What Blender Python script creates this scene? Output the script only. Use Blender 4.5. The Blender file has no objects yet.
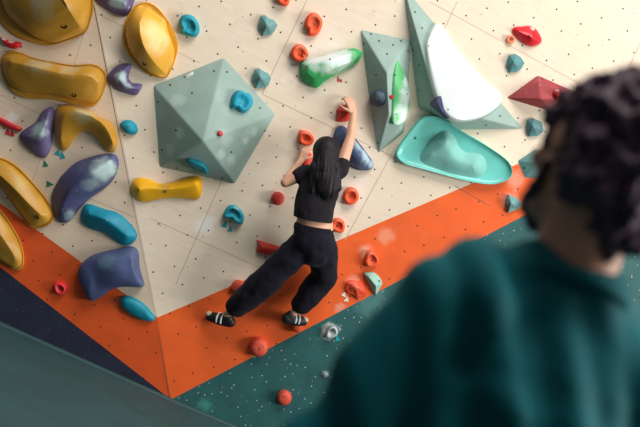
import bpy, bmesh, math, random
from mathutils import Vector as V, Matrix, noise
from mathutils.bvhtree import BVHTree
random.seed(7)
S = bpy.context.scene
COL = S.collection

# ------------------------------------------------------------------ camera
FPX = 889.0; D0 = 7.1
TH = math.radians(4.0); RO = math.radians(24.6)
F = V((0, math.cos(TH), math.sin(TH))); rr = V((1, 0, 0)); uu = V((0, -math.sin(TH), math.cos(TH)))
Rc = math.cos(RO)*rr + math.sin(RO)*uu
Uc = -math.sin(RO)*rr + math.cos(RO)*uu
CAM = V((0, 0, 0))
def pdir(px, py): return F + Rc*((px-320)/FPX) - Uc*((py-213.5)/FPX)
def hit(px, py, p0, n):
    d = pdir(px, py); return CAM + d*((p0-CAM).dot(n)/d.dot(n))
GR, GU = .17, -.10
# right climbing face: depth = D0 + GR*right + GU*up
nR = (F - GR*rr - GU*uu).normalized(); nR = -nR
pR = F*D0
B0 = hit(171, 399.5, pR, nR)
CAM = V((0, 0, -B0.z)); pR = pR + CAM; B0 = hit(171, 399.5, pR, nR)   # floor at z = 0
def Mw(px, py, d): return CAM + pdir(px, py)*d

class Plane:
    def __init__(s, p0, n, up=V((0, 0, 1))):
        s.p0 = p0.copy(); s.n = n.normalized()
        s.v = (up - s.n*up.dot(s.n)).normalized(); s.u = s.v.cross(s.n).normalized()
        s.R = Matrix((s.u, s.v, s.n)).transposed()
    def world(s, px, py, h=0): return hit(px, py, s.p0 + s.n*h, s.n)
    def loc(s, px, py, o, h=0):
        w = s.world(px, py, h) - o; return V((w.dot(s.u), w.dot(s.v), w.dot(s.n)))
    def mw(s, o): return Matrix.Translation(o) @ s.R.to_4x4()
PR = Plane(B0, nR)
T0 = PR.world(95, 12)
G = hit(0, 323, V((0, 0, 0)), V((0, 0, 1)))
nL = (T0-B0).cross(G-B0).normalized()
if nL.y > 0: nL = -nL
PL = Plane(B0, nL)

# ------------------------------------------------------------------ materials
def lin(c):
    o = []
    for x in c:
        x /= 255.0; o.append(x/12.92 if x <= .04045 else ((x+.055)/1.055)**2.4)
    return o
class NT:
    def __init__(s, name):
        s.m = bpy.data.materials.new(name); s.m.use_nodes = True; s.t = s.m.node_tree
        s.b = s.t.nodes['Principled BSDF']
        s.co = s.n('ShaderNodeTexCoord').outputs['Object']
    def n(s, ty, **k):
        x = s.t.nodes.new(ty)
        for a, b in k.items(): setattr(x, a, b)
        return x
    def l(s, a, b): s.t.links.new(a, b)
    def math(s, op, a, b=None, clamp=False):
        x = s.n('ShaderNodeMath', operation=op, use_clamp=clamp)
        for i, q in enumerate((a, b)):
            if q is None: continue
            if isinstance(q, (int, float)): x.inputs[i].default_value = q
            else: s.l(q, x.inputs[i])
        return x.outputs[0]
    def noise(s, scale, detail=3, vec=None, rough=.55):
        x = s.n('ShaderNodeTexNoise'); x.inputs['Scale'].default_value = scale
        x.inputs['Detail'].default_value = detail; x.inputs['Roughness'].default_value = rough
        s.l(vec or s.co, x.inputs['Vector']); return x.outputs['Fac']
    def mapr(s, v, a, b, c=0, d=1):
        x = s.n('ShaderNodeMapRange'); x.interpolation_type = 'SMOOTHSTEP'
        for i, q in zip((1, 2, 3, 4), (a, b, c, d)): x.inputs[i].default_value = q
        s.l(v, x.inputs[0]); return x.outputs[0]
    def mix(s, f, a, b):
        x = s.n('ShaderNodeMix', data_type='RGBA')
        for i, q in ((0, f), (6, a), (7, b)):
            if isinstance(q, (int, float)): x.inputs[i].default_value = q
            elif isinstance(q, (list, tuple)): x.inputs[i].default_value = (*q[:3], 1)
            else: s.l(q, x.inputs[i])
        return x.outputs[2]
    def scaled(s, sc, rot=(0, 0, 0)):
        x = s.n('ShaderNodeMapping'); x.inputs['Scale'].default_value = sc; x.inputs['Rotation'].default_value = rot
        s.l(s.co, x.inputs['Vector']); return x.outputs[0]
    def dist(s, p):
        x = s.n('ShaderNodeVectorMath', operation='DISTANCE'); s.l(s.co, x.inputs[0]); x.inputs[1].default_value = p
        return x.outputs['Value']
    def bump(s, h, st, d=.01):
        x = s.n('ShaderNodeBump'); x.inputs['Strength'].default_value = st; x.inputs['Distance'].default_value = d
        s.l(h, x.inputs['Height']); s.l(x.outputs[0], s.b.inputs['Normal'])
def chalk_shade_spots(t, c, spots, ck):
    for sp in spots:
        p, r, st = sp[0], sp[1], sp[2]
        cc = sp[3] if len(sp) > 3 else ck
        d = t.math('DIVIDE', t.dist(p), r)
        nz = t.noise(1.6/r, 4)
        d = t.math('ADD', d, t.math('MULTIPLY', t.math('SUBTRACT', nz, .5), 1.3))
        c = t.mix(t.mapr(d, .25, 1.0, st, 0), c, lin(cc))
    return c
def mat(name, col, rough=.6, mott=.12, ms=9, bump=.15, bs=180, spots=(), chalk=(225, 228, 222), dust=0, flecks=0,
        spec=.4, coat=0, metal=0, sheen=0):
    t = NT(name); a = lin(col)
    c = t.mix(t.mapr(t.noise(ms, 5), .3, .7), [x*(1-mott) for x in a], [min(1, x*(1+mott)) for x in a])
    if dust:
        c = t.mix(t.mapr(t.noise(6, 6, rough=.7), .52, .8, 0, dust), c, lin(chalk))
    if flecks:
        vz = t.n('ShaderNodeTexVoronoi', voronoi_dimensions='2D'); vz.inputs['Scale'].default_value = 17; t.l(t.co, vz.inputs['Vector'])
        k = t.mapr(vz.outputs['Distance'], .05, .11, 1, 0)
        sep = t.n('ShaderNodeSeparateColor'); t.l(vz.outputs['Color'], sep.inputs[0])
        k = t.math('MULTIPLY', k, t.mapr(sep.outputs[0], .5, 1.0, 0, flecks))
        c = t.mix(k, c, lin((215, 225, 220)))
    c = chalk_shade_spots(t, c, spots, chalk)
    t.l(c, t.b.inputs['Base Color'])
    t.b.inputs['Roughness'].default_value = rough; t.b.inputs['Specular IOR Level'].default_value = spec
    t.b.inputs['Metallic'].default_value = metal; t.b.inputs['Coat Weight'].default_value = coat
    if coat: t.b.inputs['Coat Roughness'].default_value = .12
    if sheen: t.b.inputs['Sheen Weight'].default_value = sheen
    if bump: t.bump(t.noise(bs, 2), bump, .004)
    return t.m
def plywood(name, col, spots=()):
    t = NT(name); a = lin(col)
    g = t.noise(3.2, 6, t.scaled((1.6, 11, 1), (0, 0, .0)), .65)
    c = t.mix(t.mapr(g, .3, .72), [x*.95 for x in a], [min(1, x*1.03) for x in a])
    k = t.noise(1.3, 5); c = t.mix(t.mapr(k, .45, .75, 0, .3), c, lin((226, 205, 178)))
    s = t.noise(4.5, 8, rough=.72); c = t.mix(t.mapr(s, .55, .75, 0, .35), c, lin((190, 176, 158)))
    s2 = t.noise(2.3, 6, t.scaled((1, 1.5, 1)), .7); c = t.mix(t.mapr(s2, .58, .75, 0, .5), c, lin((238, 236, 230)))
    vz = t.n('ShaderNodeTexVoronoi', voronoi_dimensions='2D'); vz.inputs['Scale'].default_value = 9; t.l(t.co, vz.inputs['Vector'])
    sep = t.n('ShaderNodeSeparateColor'); t.l(vz.outputs['Color'], sep.inputs[0])
    kk = t.math('MULTIPLY', t.mapr(vz.outputs['Distance'], .03, .07, 1, 0), t.mapr(sep.outputs[0], .8, .9, 0, .7))
    c = t.mix(kk, c, lin((120, 135, 130)))
    c = chalk_shade_spots(t, c, spots, (245, 245, 240))
    t.l(c, t.b.inputs['Base Color']); t.b.inputs['Roughness'].default_value = .75
    t.b.inputs['Specular IOR Level'].default_value = .25
    t.bump(g, .06, .004); return t.m

# ------------------------------------------------------------------ objects
def link(name, bm, mats, mw=None, parent=None, smooth=True, sharp=None):
    me = bpy.data.meshes.new(name); bm.normal_update(); bm.to_mesh(me); bm.free()
    for m in (mats if isinstance(mats, (list, tuple)) else [mats]): me.materials.append(m)
    o = bpy.data.objects.new(name, me); COL.objects.link(o)
    if parent: o.parent = parent
    elif mw is not None: o.matrix_world = mw
    if smooth:
        for p in me.polygons: p.use_smooth = True
        if sharp is not None: me.set_sharp_from_angle(angle=math.radians(sharp))
    return o
def tag(o, label, cat, group=None, kind=None):
    o['label'] = label; o['category'] = cat
    if group: o['group'] = group
    if kind: o['kind'] = kind
    return o
def catmull(pts, n):
    m = len(pts); L = [(pts[(i+1) % m]-pts[i]).length for i in range(m)]; tot = sum(L); out = []
    for k in range(n):
        d = tot*k/n; i = 0
        while d > L[i] and i < m-1: d -= L[i]; i += 1
        t = d/max(L[i], 1e-9)
        a, b, c, e = pts[i-1], pts[i], pts[(i+1) % m], pts[(i+2) % m]
        out.append(.5*((2*b)+(c-a)*t+(2*a-5*b+4*c-e)*t*t+(3*b-a-3*c+e)*t*t*t))
    return out
def lineres(pts, n):
    m = len(pts); L = [(pts[(i+1) % m]-pts[i]).length for i in range(m)]; tot = sum(L); out = []
    for i in range(m):
        k = max(1, round(n*L[i]/tot))
        for j in range(k): out.append(pts[i].lerp(pts[(i+1) % m], j/k))
    return out
DOME = [(0, -.004, 0), (0, .004, .02), (.02, .006, .2), (.07, .004, .42), (.16, 0, .62), (.3, 0, .8), (.5, 0, .92), (.75, 0, .985), (1, 0, 1)]
SLOPE = [(0, -.004, 0), (0, .012, 0), (.03, .02, .06), (.12, .012, .2), (.3, .006, .42), (.55, 0, .7), (.8, 0, .92), (.93, 0, .985), (1, 0, 1)]
FLANGE = [(0, -.004, 0), (0, .010, 0), (.02, .016, 0), (.10, .018, 0), (.135, .018, 0), (.155, .02, .12), (.22, .01, .42), (.4, 0, .72), (.65, 0, .92), (.85, 0, .985), (1, 0, 1)]
FLANGE2 = [(0, -.004, 0), (0, .012, 0), (.02, .018, 0), (.05, .019, 0), (.165, .014, 0), (.18, .012, 0), (.195, .03, .16), (.26, .022, .32), (.42, .008, .58), (.65, 0, .79), (.88, 0, .955), (1, 0, 1)]
CRATER = [(0, -.004, 0), (0, .004, .1), (.03, .008, .55), (.1, .006, .85), (.2, .0, 1.05), (.34, 0, 1.1), (.46, 0, .95), (.52, 0, .72), (.7, 0, .62), (1, 0, .6)]
TRAY = [(0, -.004, 0), (0, .042, 0), (.012, .060, 0), (.04, .066, 0), (.07, .063, 0), (.10, .054, 0), (.17, .045, .1), (.3, .040, .4), (.55, .036, .75), (.8, .034, .95), (1, .034, 1)]
def blob_bm(P, o, outline, ridge, levels=DOME, n=64, smooth=True, wob=0, ws=9, soft=0):
    pts = [P.loc(x, y, o) for x, y in outline]
    pts = catmull(pts, n) if smooth else lineres(pts, n)
    rg = [P.loc(x, y, o, h) for x, y, h in ridge]
    if len(rg) > 2:
        ex = [rg[0]*2-rg[1]]+rg+[rg[-1]*2-rg[-2]]; o2 = []
        for i in range(1, len(ex)-2):
            a, b, c, e = ex[i-1:i+3]
            for k in range(6):
                t = k/6; o2.append(.5*((2*b)+(c-a)*t+(2*a-5*b+4*c-e)*t*t+(3*b-a-3*c+e)*t**3))
        rg = o2+[rg[-1]]
    cum = [0]
    for i in range(len(rg)-1): cum.append(cum[-1]+(rg[i+1]-rg[i]).length)
    def at(t):
        for i in range(len(rg)-1):
            if t <= cum[i+1]: return rg[i].lerp(rg[i+1], (t-cum[i])/max(1e-9, cum[i+1]-cum[i]))
        return rg[-1].copy()
    ts = []
    for p in pts:
        best = (1e9, 0)
        for i in range(max(1, len(rg)-1)):
            a = rg[i].xy; b = rg[min(i+1, len(rg)-1)].xy; d = b-a
            t = 0 if d.length < 1e-9 else max(0, min(1, (p.xy-a).dot(d)/d.length_squared))
            q = (a+d*t-p.xy).length
            if q < best[0]: best = (q, cum[i]+t*d.length if len(rg) > 1 else 0)
        ts.append(best[1])
    N = len(pts)
    for _ in range(3): ts = [(ts[i-1]+2*ts[i]+ts[(i+1) % N])/4 for i in range(N)]
    bm = bmesh.new(); rings = []
    for (s, a, b) in levels:
        if soft: s = min(s, .93)
        ring = []
        for i, p in enumerate(pts):
            q = at(ts[i]); xy = p.xy.lerp(q.xy, s); z = a+b*q.z
            v = V((xy.x, xy.y, z))
            if wob and z > .005: v.z += wob*noise.noise(v*ws+o)*min(1, z/.03)
            ring.append(bm.verts.new(v))
        rings.append(ring)
    for r0, r1 in zip(rings, rings[1:]):
        for i in range(N): bm.faces.new((r0[i], r0[(i+1) % N], r1[(i+1) % N], r1[i]))
    bm.faces.new(list(reversed(rings[0])))
    if len(rg) == 1 or True:
        bmesh.ops.remove_doubles(bm, verts=bm.verts[:], dist=.0006)
    if soft:
        es = [e for e in bm.edges if e.is_boundary]
        if es:
            g = bmesh.ops.holes_fill(bm, edges=es, sides=0)['faces']; bmesh.ops.triangulate(bm, faces=g)
    for _ in range(soft): bmesh.ops.smooth_vert(bm, verts=[v for v in bm.verts if v.co.z > .012], factor=.5, use_axis_x=True, use_axis_y=True, use_axis_z=True)
    bmesh.ops.recalc_face_normals(bm, faces=bm.faces[:])
    return bm
def disc(bm, p, n, r, mi=0, seg=10, depth=0):
    q = n.to_track_quat('Z', 'Y')
    ring = [bm.verts.new(p + q @ V((r*math.cos(2*math.pi*k/seg), r*math.sin(2*math.pi*k/seg), 0))) for k in range(seg)]
    f = bm.faces.new(ring); f.material_index = mi; return ring
M = {}
M['hole'] = mat('bolt_hole_dark', (60, 54, 52), .8, bump=0)
M['socket'] = mat('bolt_socket', (24, 20, 20), .9, bump=0)
M['steel'] = mat('steel', (150, 148, 140), .4, metal=.8, bump=0)
def add_bolt(o, px, py, r=.012, steel=True):
    """countersunk bolt in the surface of a hold, where the camera ray meets it"""
    inv = o.matrix_world.inverted(); bm0 = bmesh.new(); bm0.from_mesh(o.data); bv = BVHTree.FromBMesh(bm0); bm0.free()
    a = inv @ CAM; d = (inv.to_3x3() @ pdir(px, py)).normalized()
    h = bv.ray_cast(a, d)
    if h[0] is None: return None
    p, n = h[0], h[1]
    if n.dot(d) > 0: n = -n
    n = (n*.6 + V((0, 0, .4))).normalized()
    q = n.to_track_quat('Z', 'Y'); bm = bmesh.new(); seg = 14; prev = None
    for rad, z in ((r, -.006), (r, .002), (r*.86, .004), (r*.62, .003), (r*.55, -.004), (.0001, -.004)):
        ring = [bm.verts.new(p + q @ V((rad*math.cos(2*math.pi*k/seg), rad*math.sin(2*math.pi*k/seg), z))) for k in range(seg)]
        if prev:
            for k in range(seg):
                f = bm.faces.new((prev[k], prev[(k+1) % seg], ring[(k+1) % seg], ring[k]))
                f.material_index = 1 if rad < r*.6 else 0
        prev = ring
    return link('bolt', bm, [M['steel'] if steel else M['socket'], M['socket']], parent=o)
def cen(P, outline):
    ps = [P.world(x, y) for x, y in outline]; return sum(ps, V())/len(ps)
def hold(P, outline, ridge, m, label, name='climbing_hold', cat='climbing hold', levels=DOME, group=None, bolts=(), sharp=50,
         smooth=True, wob=.003, n=64, br=.011, steel=True, ws=14, soft=None):
    if soft is None: soft = 7 if (sharp == 50 and levels in (SLOPE, DOME)) else 1 if sharp == 50 else 0
    o = cen(P, outline)
    if isinstance(m, dict):
        k = dict(m); sp = []
        for s in k.pop('px_spots', ()):
            sp.append((P.loc(s[0], s[1], o, s[4] if len(s) > 4 else .05), s[2], s[3]) + ((s[5],) if len(s) > 5 else ()))
        m = mat(k.pop('name'), k.pop('col'), spots=sp, **k)
    bm = blob_bm(P, o, outline, ridge, levels, n, smooth, wob, ws, soft)
    ob = link(name, bm, m, P.mw(o), sharp=sharp)
    bpy.context.view_layer.update()
    for b in bolts: add_bolt(ob, b[0], b[1], b[2] if len(b) > 2 else br, steel)
    tag(ob, label, cat, group); return ob

# ------------------------------------------------------------------ walls, floor
def walloutline(P, o, px): return [P.loc(x, y, o) for x, y in px]
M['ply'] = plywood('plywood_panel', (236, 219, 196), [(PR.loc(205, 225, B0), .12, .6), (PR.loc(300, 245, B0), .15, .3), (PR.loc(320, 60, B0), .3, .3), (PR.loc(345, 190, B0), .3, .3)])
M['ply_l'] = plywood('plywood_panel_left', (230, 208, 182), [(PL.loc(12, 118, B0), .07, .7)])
ospots = [(PR.loc(386, 236, B0), .10, .4, (245, 190, 160)), (PR.loc(366, 252, B0), .08, .5, (245, 200, 180)), (PR.loc(353, 281, B0), .08, .4, (245, 200, 180)),
          (PR.loc(340, 308, B0), .06, .4, (240, 200, 180)), (PR.loc(510, 200, B0), .1, .35, (245, 200, 180)), (PR.loc(515, 180, B0), .1, .35, (245, 200, 180))]
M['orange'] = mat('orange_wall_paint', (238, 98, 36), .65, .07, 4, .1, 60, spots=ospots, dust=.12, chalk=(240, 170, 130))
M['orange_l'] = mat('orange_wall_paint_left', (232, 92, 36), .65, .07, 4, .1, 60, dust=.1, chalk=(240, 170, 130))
M['teal_p'] = mat('dark_teal_wall_paint', (40, 92, 92), .6, .12, 4, .1, 60, spots=[(PR.loc(330, 331, B0), .09, .8), (PR.loc(372, 300, B0), .2, .3, (120, 170, 165)), (PR.loc(205, 405, B0), .08, .5, (70, 160, 150)), (PR.loc(325, 374, B0), .04, .6)], flecks=.9)
M['navy_p'] = mat('navy_wall_paint', (42, 46, 66), .6, .12, 4, .1, 60, flecks=.12)
M['seam'] = mat('panel_seam', (198, 172, 146), .8, bump=0)
M['crease'] = mat('corner_seam', (132, 92, 70), .8, bump=0)
def xyo(P, px, py): return P.loc(px, py, B0)
def build_wall(name, P, c0, c1, side, bands, seams, lat_o, la, lb, dots_mat=M['hole']):
    """planar face split into paint bands; bands: list of (near-crease px, far px) boundary lines, top to bottom"""
    bm = bmesh.new(); E = 4.6 if side > 0 else 3.2
    # crease bottom and top in local coordinates
    cb = V((0, 0, 0)); ct = xyo(P, *c0); cdir = (ct-cb)/(ct.y-cb.y); HT = 7.0 if side > 0 else 4.6; ct = cb + cdir*HT 
    floor_y = 0.0
    rows = []
    for a, b in bands:
        A = xyo(P, *a); Bp = xyo(P, *b); d = (Bp-A)/(Bp.x-A.x)
        rows.append((A, A + d*(side*E - A.x)))
    fdir = V((0, 0, 1)).cross(P.n); fd = V((fdir.dot(P.u), fdir.dot(P.v), 0)); fd = fd/fd.x
    bot = (cb, fd*(side*E))
    top = (ct, V((side*E, HT, 0)))
    lines = [top]+rows
    vs = [[bm.verts.new((p.x, p.y, 0)) for p in l] for l in lines]
    # clip against the floor line is handled per band below
    for i in range(len(vs)-1):
        f = bm.faces.new((vs[i][0], vs[i][1], vs[i+1][1], vs[i+1][0])); f.material_index = i
    vb = [bm.verts.new((p.x, p.y, 0)) for p in bot]
    last = vs[-1]
    if (last[0].co-vb[0].co).length < .04: f = bm.faces.new((last[0], last[1], vb[1]))
    else: f = bm.faces.new((last[0], last[1], vb[1], vb[0]))
    f.material_index = len(vs)-1
    # thickness: a back sheet 3 cm behind
    bmesh.ops.recalc_face_normals(bm, faces=bm.faces[:])
    if bm.faces[0].normal.z < 0: bmesh.ops.reverse_faces(bm, faces=bm.faces[:])
    nm = len(vs)
    for (x0, y0, x1, y1, w, mi) in seams:
        A = xyo(P, x0, y0); Bq = xyo(P, x1, y1); t = (Bq-A).normalized(); s = V((-t.y, t.x, 0))*w/2
        f = bm.faces.new([bm.verts.new((q.x, q.y, .0006)) for q in (A-s, Bq-s, Bq+s, A+s)]); f.material_index = nm+mi
        f.normal_update()
        if f.normal.z < 0: f.normal_flip()
    O = xyo(P, *lat_o); a = xyo(P, lat_o[0]+la[0], lat_o[1]+la[1])-O; b = xyo(P, lat_o[0]+lb[0], lat_o[1]+lb[1])-O
    R = random.Random(3)
    for i in range(-40, 41):
        for j in range(-40, 41):
            q = O + a*i + b*j
            q = q + V((R.uniform(-.012, .012), R.uniform(-.012, .012), 0))
            cx = cdir.x*q.y
            if R.random() < .06: continue
            if abs(q.x) < 1e-9 or side*(q.x-cx) < .04 or abs(q.x) > E-.05 or q.y < fd.y*q.x+.04 or q.y > min(5.4, HT-.1): continue
            ring = disc(bm, V((q.x, q.y, .0009)), V((0, 0, 1)), .0070, nm+2, 8)
    return bm
seR = [(307, 0, 262, 94, .006, 0), (221, 182, 176, 284, .006, 0), (397, 144, 345, 240, .006, 0), (457, 2, 438, 43, .006, 0), (650, 22, 610, 108, .006, 0),
       (262, 94, 400, 160, .006, 0), (430, 2, 620, 106, .005, 0), (95, 13, 200, 63, .005, 0), (150, 218, 280, 277, .005, 0), (455, 186, 490, 206, .005, 1), (170, 399, 156, 318, .006, 1), (156, 318, 88, -24, .008, 1)]
seL = [(90, 12, 72, 72, .005, 0), (91, 199, 134, 217, .006, 0), (40, 160, 20, 215, .005, 0), (0, 95, 70, 128, .005, 0)]
bmR = build_wall('wall_right', PR, (95, 12), None, 1, [((157.3, 317.5), (514, 165.5)), ((171, 399.5), (506, 225))], seR, (588, 46), (20.3, -7.2), (6, 21.5))
wr = link('wall_right', bmR, [M['ply'], M['orange'], M['teal_p'], M['seam'], M['crease'], M['hole']], PR.mw(B0), smooth=False)
bmL = build_wall('wall_left', PL, (95, 12), None, -1, [((157.3, 317.5), (0, 203)), ((171, 399.5), (17, 280))], seL, (90, 46), (21, -8), (8, 22))
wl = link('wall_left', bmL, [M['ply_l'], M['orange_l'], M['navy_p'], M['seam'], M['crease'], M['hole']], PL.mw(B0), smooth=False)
for o, lb in ((wr, 'tan plywood climbing wall face with an orange band and dark teal foot'), (wl, 'shaded plywood climbing wall face with an orange band and navy foot')):
    tag(o, lb, 'climbing wall', kind='structure')
def carpet():
    t = NT('teal_crash_mat'); a = lin((33, 68, 70))
    n1 = t.noise(2.2, 6, rough=.7); n2 = t.noise(40, 3, t.scaled((1, 4, 1), (0, 0, .3)))
    c = t.mix(t.mapr(n1, .3, .7), [x*.8 for x in a], [x*1.15 for x in a])
    c = t.mix(t.mapr(n2, .35, .7, 0, .35), c, [x*1.6 for x in a])
    n3 = t.noise(5, 8, rough=.75); c = t.mix(t.mapr(n3, .62, .75, 0, .35), c, lin((150, 175, 170)))
    t.l(c, t.b.inputs['Base Color']); t.b.inputs['Roughness'].default_value = .85
    t.bump(n2, .3, .01); return t.m
M['mat'] = carpet()
M['mat_edge'] = mat('mat_edge_strip', (44, 76, 76), .7, .1, 6, .2, 90)
M['mat_gap'] = mat('mat_gap', (40, 66, 68), .9, bump=0)
# floor polygon: the padded mat that runs up to the foot of both faces
fR = B0 + V((1, 0, 0)).lerp(V((1, 0, 0)), 0)
def footline(P): 
    d = V((0, 0, 1)).cross(P.n).normalized(); return d if d.x > 0 else -d
dR, dL = footline(PR), footline(PL)
bm = bmesh.new()
eR = B0 + dR*(4.6/dR.dot(PR.u)) ; eL = B0 - dL*(3.2/dL.dot(PL.u))
fl = [V((eL.x, -1.5, 0)), V((eR.x, -1.5, 0)), V((eR.x, eR.y, 0)), V((B0.x, B0.y, 0)), V((eL.x, eL.y, 0))]
top = bm.faces.new([bm.verts.new(v) for v in fl])
low = bm.faces.new([bm.verts.new(v-V((0, 0, .25))) for v in reversed(fl)])
for i in range(5):
    a, b = fl[i], fl[(i+1) % 5]
    bm.faces.new([bm.verts.new(q) for q in (a, a-V((0, 0, .25)), b-V((0, 0, .25)), b)])
bmesh.ops.remove_doubles(bm, verts=bm.verts[:], dist=1e-4)
def strip(bm, a, b, w, z, mi):
    t = (b-a).normalized(); s = V((-t.y, t.x, 0))*w/2
    f = bm.faces.new([bm.verts.new(q+V((0, 0, z))) for q in (a-s, b-s, b+s, a+s)]); f.material_index = mi; f.normal_update()
    if f.normal.z < 0: f.normal_flip()
bmesh.ops.recalc_face_normals(bm, faces=bm.faces[:])
for k in range(-2, 4):
    x = B0.x + .18 + k*1.4
    yb = B0.y + (x-B0.x)*(dR.y/dR.x if x > B0.x else dL.y/dL.x)
    strip(bm, V((x, yb-.08, 0)), V((x, -1.4, 0)), .012, .001, 1)
tag(link('floor', bm, [M['mat'], M['mat_gap']], Matrix.Identity(4), smooth=False), 'teal grey padded floor mat at the foot of the climbing wall', 'floor', kind='structure')
# unseen dark slabs added to hold back ambient light, left and behind the camera
M['hall'] = mat('shade_wall_paint', (58, 60, 70), .8, .08, 3, .05, 60)
def slab(name, a, b, label):
    bm = bmesh.new(); bmesh.ops.create_cube(bm, size=1)
    for v in bm.verts: v.co = V(((a[k]+b[k])/2 + v.co[k]*(b[k]-a[k]) for k in range(3)))
    tag(link(name, bm, M['hall'], Matrix.Identity(4), smooth=False), label, 'wall', kind='structure')
slab('shade_wall_side', (eL.x-.14, -1.7, 0), (eL.x-.002, eL.y, 5.0), 'unseen dark wall added left of the climbing wall to block ambient light')
slab('shade_wall_back', (eL.x-.14, -1.64, 0), (eR.x, -1.5, 5.0), 'unseen dark wall added behind the onlooker to cut ambient light')
# welted edge strip of the mat along the foot of the walls
bm = bmesh.new()
path = [V((eL.x, eL.y, 0)), V((B0.x, B0.y, 0)), V((eR.x, eR.y, 0))]
prof = [(-.001, 0), (-.001, .012), (-.01, .016), (-.05, .014), (-.06, 0)]
rows = []
for i, p in enumerate(path):
    dd = dL if i == 0 else dR if i == 2 else (dL+dR).normalized()
    s = V((-dd.y, dd.x, 0)); rows.append([bm.verts.new(p + s*a + V((0, 0, z))) for a, z in prof])
for r0, r1 in zip(rows, rows[1:]):
    for k in range(len(prof)-1): bm.faces.new((r0[k], r1[k], r1[k+1], r0[k+1]))
bmesh.ops.recalc_face_normals(bm, faces=bm.faces[:])
tag(link('trim_1', bm, M['mat_edge'], Matrix.Identity(4), sharp=30), 'raised teal edge of the floor mat along the wall foot', 'trim', kind='structure')

# ------------------------------------------------------------------ volumes
def volume(P, base, tops, faces, m, label, dots=(), name='wall_volume', bev=.012):
    o = cen(P, base)
    pts = [P.loc(x, y, o)+V((0, 0, -.003)) for x, y in base] + [P.loc(x, y, o, h) for x, y, h in tops]
    bm = bmesh.new(); vs = [bm.verts.new(p) for p in pts]
    for f in faces: bm.faces.new([vs[i] for i in f])
    bm.faces.new([vs[i] for i in range(len(base))])
    bmesh.ops.recalc_face_normals(bm, faces=bm.faces[:])
    bmesh.ops.bevel(bm, geom=[e for e in bm.edges if any(v.co.z > .01 for v in e.verts)], offset=bev, segments=3, profile=.5, affect='EDGES')
    bmesh.ops.recalc_face_normals(bm, faces=bm.faces[:])
    mw = P.mw(o); inv = mw.inverted(); bv = BVHTree.FromBMesh(bm); a = inv @ CAM
    for px, py in dots:
        d = (inv.to_3x3() @ pdir(px, py)).normalized(); h = bv.ray_cast(a, d)
        if h[0] is not None: disc(bm, h[0]+h[1]*.0009, h[1], .0085, 1, 8)
    ob = link(name, bm, [m, M['hole']], mw, sharp=30)
    tag(ob, label, 'climbing volume')
    W = [mw @ p for p in pts]
    return ob, W
def fplane(W, i, j, k, off=0):
    n = (W[j]-W[i]).cross(W[k]-W[i]).normalized()
    if n.dot(CAM-W[i]) < 0: n = -n
    return Plane(W[i]+n*off, n)
M['vol'] = mat('grey_green_volume', (150, 174, 164), .7, .07, 5, .12, 120, dust=.3, chalk=(205, 222, 215), flecks=.15)
M['vol_red'] = mat('dark_red_volume', (158, 62, 66), .7, .1, 5, .12, 120, dust=.35, chalk=(205, 150, 150), flecks=.3)
VB = [(153, 85), (224, 57), (276, 114), (235, 184), (159, 167)]
def vs_(px, py, h, r, st, o=None): return (PR.loc(px, py, cen(PR, VB), h), r, st)
M['vol_big'] = mat('grey_green_volume_chalked', (150, 174, 164), .7, .07, 5, .12, 120, dust=.3, chalk=(205, 222, 215), flecks=.15,
    spots=[vs_(247, 142, .1, .05, .8), vs_(255, 133, .08, .06, .5), vs_(222, 155, .18, .06, .6), vs_(232, 160, .1, .06, .5), vs_(178, 100, .1, .08, .4), vs_(180, 133, .15, .06, .4), vs_(170, 150, .08, .07, .3), vs_(228, 140, .2, .1, .3)])
v1, W1 = volume(PR, VB, [(203, 141, .30)],
    [(0, 1, 5), (1, 2, 5), (2, 3, 5), (3, 4, 5), (4, 0, 5)], M['vol_big'],
    'large grey green pyramid volume left of the climber, two blue holds on it',
    [(170, 85), (192, 93), (231, 152), (265, 131), (214, 71), (227, 72), (260, 108), (157, 142), (177, 168), (201, 178), (162, 150), (222, 178), (158, 102), (176, 130)])
v2, W2 = volume(PR, [(360, 29), (411, 40), (409, 95), (404, 133), (378, 154), (370, 105)], [(387, 73, .20), (389, 113, .19)],
    [(0, 6, 7, 4, 5), (0, 1, 6), (1, 2, 6), (2, 7, 6), (2, 3, 7), (3, 4, 7)], M['vol'],
    'narrow grey green volume with a green and white hold, left of the tall pointed volume',
    [(371, 34), (379, 41), (387, 54), (393, 45), (401, 41), (408, 51), (376, 75), (372, 128), (378, 143), (364, 44), (394, 143)])
v3, W3 = volume(PR, [(403, -15), (524, 129), (457, 130), (418, 106)], [(438, 108, .26)],
    [(0, 4, 3), (0, 1, 4), (1, 2, 4), (2, 3, 4)], M['vol'],
    'tall pointed grey green volume carrying the big white hold at the top of the wall',
    [(422, 28), (407, 19), (413, 50), (419, 65), (419, 90), (467, 62), (500, 116), (486, 125), (427, 80), (432, 112), (415, 12)])
v4, W4 = volume(PR, [(506, 98), (538, 75), (592, 99), (553, 112)], [(541, 99, .17)],
    [(0, 1, 4), (1, 2, 4), (2, 3, 4), (3, 0, 4)], M['vol_red'], 'dusty dark red pyramid volume beside the dark curly hair of the onlooker',
    [(542, 79), (519, 87), (530, 104), (565, 101)])
v5, W5 = volume(PR, [(517, 161), (535, 149), (556, 152), (548, 180), (524, 178)], [(538, 163, .08)],
    [(0, 1, 5), (1, 2, 5), (2, 3, 5), (3, 4, 5), (4, 0, 5)], mat('slate_green_volume', (104, 148, 144), .7, .1, 6, dust=.2),
    'small slate green angular volume half hidden by the face of the onlooker', [(524, 168)], bev=.008)

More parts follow.
